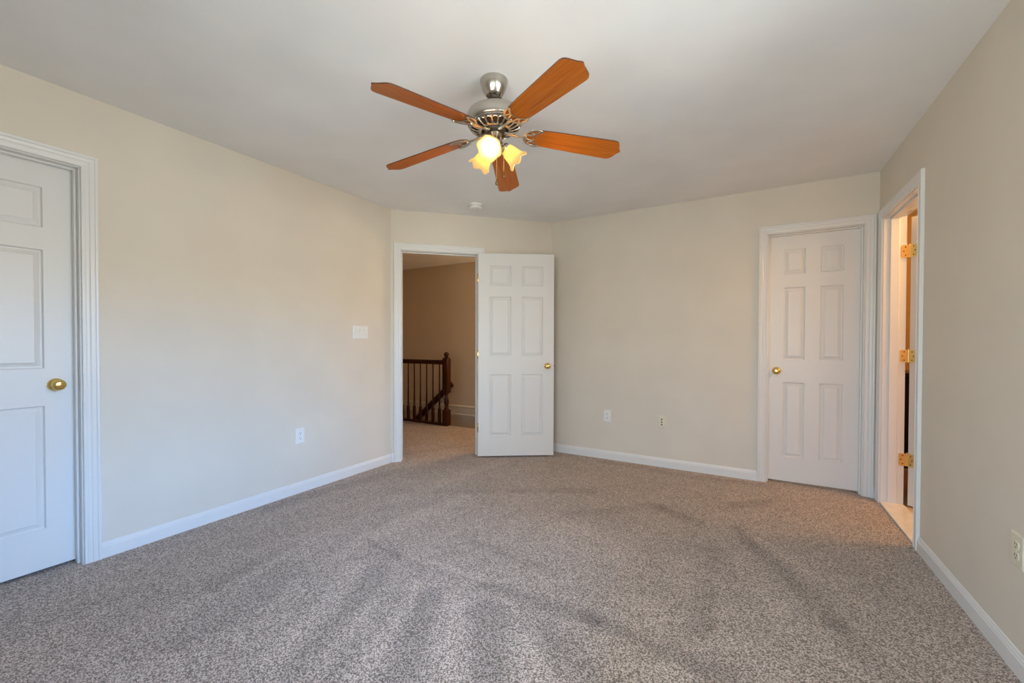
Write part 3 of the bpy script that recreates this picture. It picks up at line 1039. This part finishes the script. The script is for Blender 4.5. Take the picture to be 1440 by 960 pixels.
# ------------------------------------------------------------------ bathroom vanity seen through the hinge gap
t = thing('vanity_cabinet', 'dark brown wood cabinet glimpsed through the gap beside the bathroom door hinges', 'cabinet', Matrix.Translation((1.55, 5.32, 0.004)))
bm = B(); box(bm, (-0.56, -0.25, 0.09), (0.56, 0.27, 0.85)); box(bm, (-0.54, -0.19, 0.0), (0.54, 0.27, 0.09))
obj('body', bm, M['vanity'], t, Matrix.Identity(4), bevel=0.002)
for k, (a, b) in enumerate(((-0.54, -0.01), (0.01, 0.54))):
    bm = B(); box(bm, (a, -0.27, 0.13), (b, -0.2505, 0.82)); box(bm, (a + 0.06, -0.276, 0.19), (b - 0.06, -0.268, 0.76))
    dr = obj('cabinet_door', bm, M['vanity'], t, Matrix.Identity(4), bevel=0.003)
    bm = B(); lathe(bm, [(0.006, 0), (0.006, 0.012), (0.013, 0.018), (0.012, 0.026), (0.0005, 0.029)], 14,
                    Matrix.Translation((b - 0.03 if k == 0 else a + 0.03, -0.27, 0.6)) @ Matrix.Rotation(R(90), 4, 'X'))
    obj('knob', bm, M['antique'], dr, Matrix.Identity(4), True)
bm = B(); box(bm, (-0.58, -0.285, 0.85), (0.58, 0.275, 0.885))
obj('counter', bm, M['vanity'], t, Matrix.Identity(4), bevel=0.004)

# ------------------------------------------------------------------ ceiling fan
FC = (-1.094, 1.718)
fan = thing('ceiling_fan', 'five blade ceiling fan with cherry blades, nickel motor and lit glass lamp shades', 'ceiling fan', Matrix.Translation((*FC, H)))
TX, TY = 0.0275, 0.021
nz = Vector((-TX, -TY, 1)).normalized()
ax = Vector((0, 0, 1)).cross(nz)
TILT = Matrix.Translation((0, 0, -0.09)) @ Matrix.Rotation(math.asin(ax.length), 4, ax.normalized()) @ Matrix.Translation((0, 0, 0.09))
I4 = Matrix.Identity(4)

bm = B()
lathe(bm, [(0.0005, 0), (0.067, 0), (0.068, -0.003), (0.066, -0.010), (0.064, -0.018), (0.060, -0.034), (0.052, -0.052), (0.044, -0.066), (0.038, -0.074), (0.030, -0.078), (0.024, -0.079), (0.0005, -0.079)], 48)
cn = obj('canopy', bm, M['nickel'], fan, I4, True)
bm = B()
for k in range(8):
    a = 2 * PI * k / 8
    lathe(bm, [(0.005, 0), (0.005, 0.0015), (0.0003, 0.002)], 8, Matrix.Translation((0.034 * math.cos(a), 0.034 * math.sin(a), -0.077)) @ Matrix.Rotation(R(180), 4, 'X'))
lathe(bm, [(0.0005, -0.0785), (0.026, -0.0785), (0.022, -0.088), (0.0005, -0.088)], 24)
o = obj('hanger_collar', bm, M['motor'], cn, I4, True); o['label'] = 'dark collar under the canopy'
bm = B(); lathe(bm, [(0.0005, -0.07), (0.0125, -0.07), (0.0125, -0.150), (0.020, -0.152), (0.020, -0.164), (0.0005, -0.164)], 24)
obj('downrod', bm, M['nickel'], fan, TILT, True)
bm = B()
lathe(bm, [(0.0005, -0.148), (0.040, -0.148), (0.100, -0.149), (0.118, -0.151), (0.128, -0.157), (0.133, -0.167), (0.134, -0.178), (0.134, -0.206), (0.131, -0.213), (0.124, -0.216), (0.1235, -0.219),
           (0.126, -0.222), (0.122, -0.226), (0.112, -0.226), (0.110, -0.220), (0.110, -0.19), (0.0005, -0.19)], 64)
mo = obj('motor_housing', bm, M['nickel'], fan, TILT, True)
bm = B()
lathe(bm, [(0.0005, -0.192), (0.109, -0.192), (0.107, -0.222), (0.080, -0.233), (0.058, -0.236), (0.052, -0.250), (0.0005, -0.250)], 48)
o = obj('motor_core', bm, M['motor'], mo, I4, True); o['label'] = 'blackened motor core behind the vents'
bm = B()
NV = 22
for k in range(NV):
    mt = Matrix.Rotation(2 * PI * k / NV, 4, 'Z')
    tube(bm, [(0.121, 0, -0.225), (0.108, 0, -0.2335), (0.090, 0, -0.2405), (0.074, 0, -0.243)], [0.0050, 0.0042, 0.0038, 0.0050], 6, 0.7, mtx=mt)
    # little arches that join the ribs near the rim
    m2 = Matrix.Rotation(2 * PI * (k + 0.5) / NV, 4, 'Z')
    da = PI / NV
    pts = []
    for q in (-1, -0.6, 0, 0.6, 1):
        rr = 0.118 - 0.010 * (q * q)
        pts.append((rr * math.cos(q * da), rr * math.sin(q * da), -0.228 - 0.004 * q * q))
    tube(bm, pts, 0.0026, 6, mtx=m2)
lathe(bm, [(0.078, -0.238), (0.079, -0.245), (0.073, -0.248), (0.066, -0.246), (0.066, -0.239)], 48, caps=False)
obj('vent_grille', bm, M['bracket'], mo, I4, True)
# switch housing and light fitter
bm = B()
lathe(bm, [(0.0005, -0.246), (0.030, -0.246), (0.034, -0.250), (0.0345, -0.256), (0.0335, -0.262), (0.0335, -0.292), (0.0365, -0.296), (0.0365, -0.302), (0.034, -0.308), (0.040, -0.318),
           (0.041, -0.330), (0.034, -0.343), (0.020, -0.352), (0.010, -0.356), (0.008, -0.364), (0.0005, -0.368)], 40)
obj('switch_housing', bm, M['nickel'], fan, TILT, True)

# blades: local x outward from the hub, local y counter-clockwise, z up
TH0 = 6.06
ZB = 2.180 - H      # blade root height; the blades droop a little towards their tips
DROOP = R(5.0)
R_TIP = 0.668
PITCHB = R(-12.5)


def blade_bm():
    half = []
    r0 = 0.150
    # rounded root, widening sides, rounded shoulder, concave run to the centre point
    half += [(r0, 0.0), (r0 + 0.004, 0.018), (r0 + 0.016, 0.036), (r0 + 0.036, 0.048), (r0 + 0.065, 0.053)]
    half += [(0.30, 0.0575), (0.45, 0.0625), (0.585, 0.0665)]
    half += [(0.606, 0.0668), (0.620, 0.0640), (0.630, 0.0570), (0.637, 0.046)]
    half += [(0.643, 0.033), (0.650, 0.018), (0.659, 0.006), (R_TIP - 0.006, 0.0)]
    pts = half + [(x, -y) for x, y in half[-2:0:-1]]
    bm = B()
    n = len(pts)
    th = 0.0055
    top = [bm.verts.new((x, y, th / 2)) for x, y in pts]
    bot = [bm.verts.new((x, y, -th / 2)) for x, y in pts]
    f = bm.faces.new(top); f.material_index = 0
    f = bm.faces.new(bot); f.material_index = 0
    for i in range(n):
        f = bm.faces.new((bot[i], bot[(i + 1) % n], top[(i + 1) % n], top[i])); f.material_index = 1
    return bm


def iron_bm():
    """cast bracket under the blade root: arm, pierced scroll plate, screws (same local frame as the blade)"""
    bm = B()
    zp = -0.0065
    up = Vector((0, 0, 1))
    for s in (1, -1):
        tube(bm, [(0.232, 0.047 * s, zp), (0.222, 0.053 * s, zp), (0.202, 0.0545 * s, zp), (0.182, 0.050 * s, zp), (0.164, 0.039 * s, zp), (0.151, 0.022 * s, zp), (0.147, 0.0, zp)],
             [0.0045, 0.006, 0.0058, 0.0055, 0.0055, 0.006, 0.007], 8, 0.5, up)
        tube(bm, [(0.226, 0.050 * s, zp), (0.212, 0.040 * s, zp), (0.200, 0.030 * s, zp), (0.193, 0.020 * s, zp), (0.195, 0.008 * s, zp), (0.199, 0.0, zp)], 0.0044, 8, 0.5, up)
        tube(bm, [(0.152, 0.012 * s, zp), (0.172, 0.016 * s, zp), (0.194, 0.020 * s, zp)], 0.0044, 8, 0.5, up)
        tube(bm, [(0.166, 0.040 * s, zp), (0.180, 0.030 * s, zp), (0.197, 0.026 * s, zp)], 0.0036, 8, 0.5, up)
        lathe(bm, [(0.007, -0.004), (0.006, -0.0075), (0.0005, -0.009)], 12, Matrix.Translation((0.222, 0.049 * s, zp + 0.004)))
    lathe(bm, [(0.008, -0.004), (0.007, -0.0085), (0.0005, -0.010)], 12, Matrix.Translation((0.156, 0.0, zp + 0.004)))
    return bm


def arm_bm():
    """arm that carries the bracket from the hub (fan frame turned to the blade angle)"""
    bm = B()
    zz = ZB - 0.006
    tube(bm, [(0.045, 0, -0.249), (0.070, 0, -0.2525), (0.090, 0.001, -0.2560), (0.108, 0.001, -0.2590), (0.128, 0, zz - 0.001), (0.150, 0, zz)],
         [0.012, 0.011, 0.009, 0.008, 0.0085, 0.010], 10, 0.55)
    return bm


def blade_mw(k):
    th = R(TH0 + 36 - 72 * k)
    return (TILT @ Matrix.Rotation(th, 4, 'Z') @ Matrix.Translation((0.15, 0, ZB)) @ Matrix.Rotation(DROOP, 4, 'Y') @ Matrix.Translation((-0.15, 0, 0)) @ Matrix.Rotation(PITCHB, 4, 'X'),
            TILT @ Matrix.Rotation(th, 4, 'Z'))


bl0, ir0, ar0 = blade_bm(), iron_bm(), arm_bm()
blade0 = obj('blade', bl0, [M['blade'], M['blade_edge']], fan, blade_mw(0)[0])
iron0 = obj('blade_bracket', ir0, M['bracket'], fan, blade_mw(0)[0], True)
arm0 = obj('bracket_arm', ar0, M['bracket'], iron0, blade_mw(0)[0].inverted() @ blade_mw(0)[1], True)
for k in range(1, 5):
    m0, m1 = blade_mw(k)
    c = blade0.copy(); COL.objects.link(c); c.parent = fan; c.matrix_basis = m0
    c = iron0.copy(); COL.objects.link(c); c.parent = fan; c.matrix_basis = m0
    a = arm0.copy(); COL.objects.link(a); a.parent = c; a.matrix_basis = m0.inverted() @ m1

# three lamps on the fitter
NB = [(0.020, 0.0), (0.024, 0.003), (0.028, 0.010), (0.033, 0.022), (0.037, 0.036), (0.039, 0.050), (0.041, 0.062), (0.045, 0.074), (0.051, 0.085), (0.058, 0.093)]


def flute(r, z, a, v):
    w6 = math.cos(6 * a)
    k = max(0.0, (v - 0.25) / 0.75)
    return r * (1 + 0.055 * k * k * w6), z + 0.007 * k ** 3 * w6


def shade_bm():
    bm = B()
    lathe(bm, NB, 48, None, 0, flute, caps=False)
    inner = [(r - 0.0025, z + 0.0005) for r, z in NB]
    lathe(bm, inner[::-1], 48, None, 0, lambda r, z, a, v: flute(r, z, a, 1 - v), caps=False)
    bmesh.ops.remove_doubles(bm, verts=bm.verts[:], dist=0.0002)
    return bm


LA = [-73.0, 47.0, 167.0]
for i, la in enumerate(LA):
    rz = Matrix.Rotation(R(la), 4, 'Z')
    # local z of the lamp points out and down
    lm = TILT @ rz @ Matrix.Translation((0.046, 0, -0.318)) @ Matrix.Rotation(R(180 - 50), 4, 'Y')
    if i == 0:
        bm = B()
        tube(bm, [(0.026, 0, -0.322), (0.036, 0, -0.314), (0.045, 0, -0.317)], [0.010, 0.010, 0.012], 12)
        arm_l = obj('lamp_arm', bm, M['nickel'], fan, TILT @ rz, True)
        bm = B(); lathe(bm, [(0.0005, -0.012), (0.018, -0.012), (0.026, -0.004), (0.0275, 0.006), (0.0265, 0.010), (0.024, 0.010), (0.022, -0.002), (0.0005, -0.004)], 28)
        soc = obj('socket_cup', bm, M['nickel'], arm_l, arm_l.matrix_basis.inverted() @ lm, True)
        sh = obj('lamp_shade', shade_bm(), M['shade'], fan, lm, True)
        sh['label'] = 'glowing frosted glass bell shade'
        bm = B(); lathe(bm, [(0.0005, 0.004), (0.011, 0.004), (0.012, 0.014), (0.016, 0.028), (0.022, 0.042), (0.0245, 0.056), (0.0235, 0.068), (0.018, 0.078), (0.009, 0.084), (0.0005, 0.086)], 20)
        bu = obj('light_bulb', bm, M['bulb'], sh, I4, True)
        bu['label'] = 'glowing bulb'
    else:
        a = arm_l.copy(); COL.objects.link(a); a.parent = fan; a.matrix_basis = TILT @ rz
        c = soc.copy(); COL.objects.link(c); c.parent = a
        c = sh.copy(); COL.objects.link(c); c.parent = fan; c.matrix_basis = lm
        b_ = bu.copy(); COL.objects.link(b_); b_.parent = c

# pull chains with wooden fobs
for (cx, cy, ztop, zend) in ((0.026, -0.022, -0.300, 1.925 - H), (0.036, 0.010, -0.300, 1.972 - H)):
    bm = B()
    tube(bm, [(cx * 0.9, cy * 0.9, ztop), (cx * 1.25, cy * 1.25, ztop - 0.004), (cx * 1.35, cy * 1.35, ztop - 0.014), (cx * 1.35, cy * 1.35, zend + 0.012)], 0.0013, 6)
    z = ztop - 0.02
    while z > zend + 0.014:
        lathe(bm, [(0.0003, z + 0.0018), (0.0018, z + 0.0008), (0.0018, z - 0.0008), (0.0003, z - 0.0018)], 6, Matrix.Translation((cx * 1.35, cy * 1.35, 0)))
        z -= 0.0045
    ch = obj('pull_chain', bm, M['chain'], fan, I4, True)
    bm = B()
    lathe(bm, [(0.0025, 0.016), (0.0035, 0.012), (0.003, 0.009), (0.0055, 0.004), (0.0072, -0.003), (0.0062, -0.009), (0.003, -0.0125), (0.0005, -0.013)], 14, Matrix.Translation((cx * 1.35, cy * 1.35, zend)))
    fb = obj('pull_fob', bm, M['antique'], ch, I4, True)
    fb['label'] = 'small dark bronze fob'
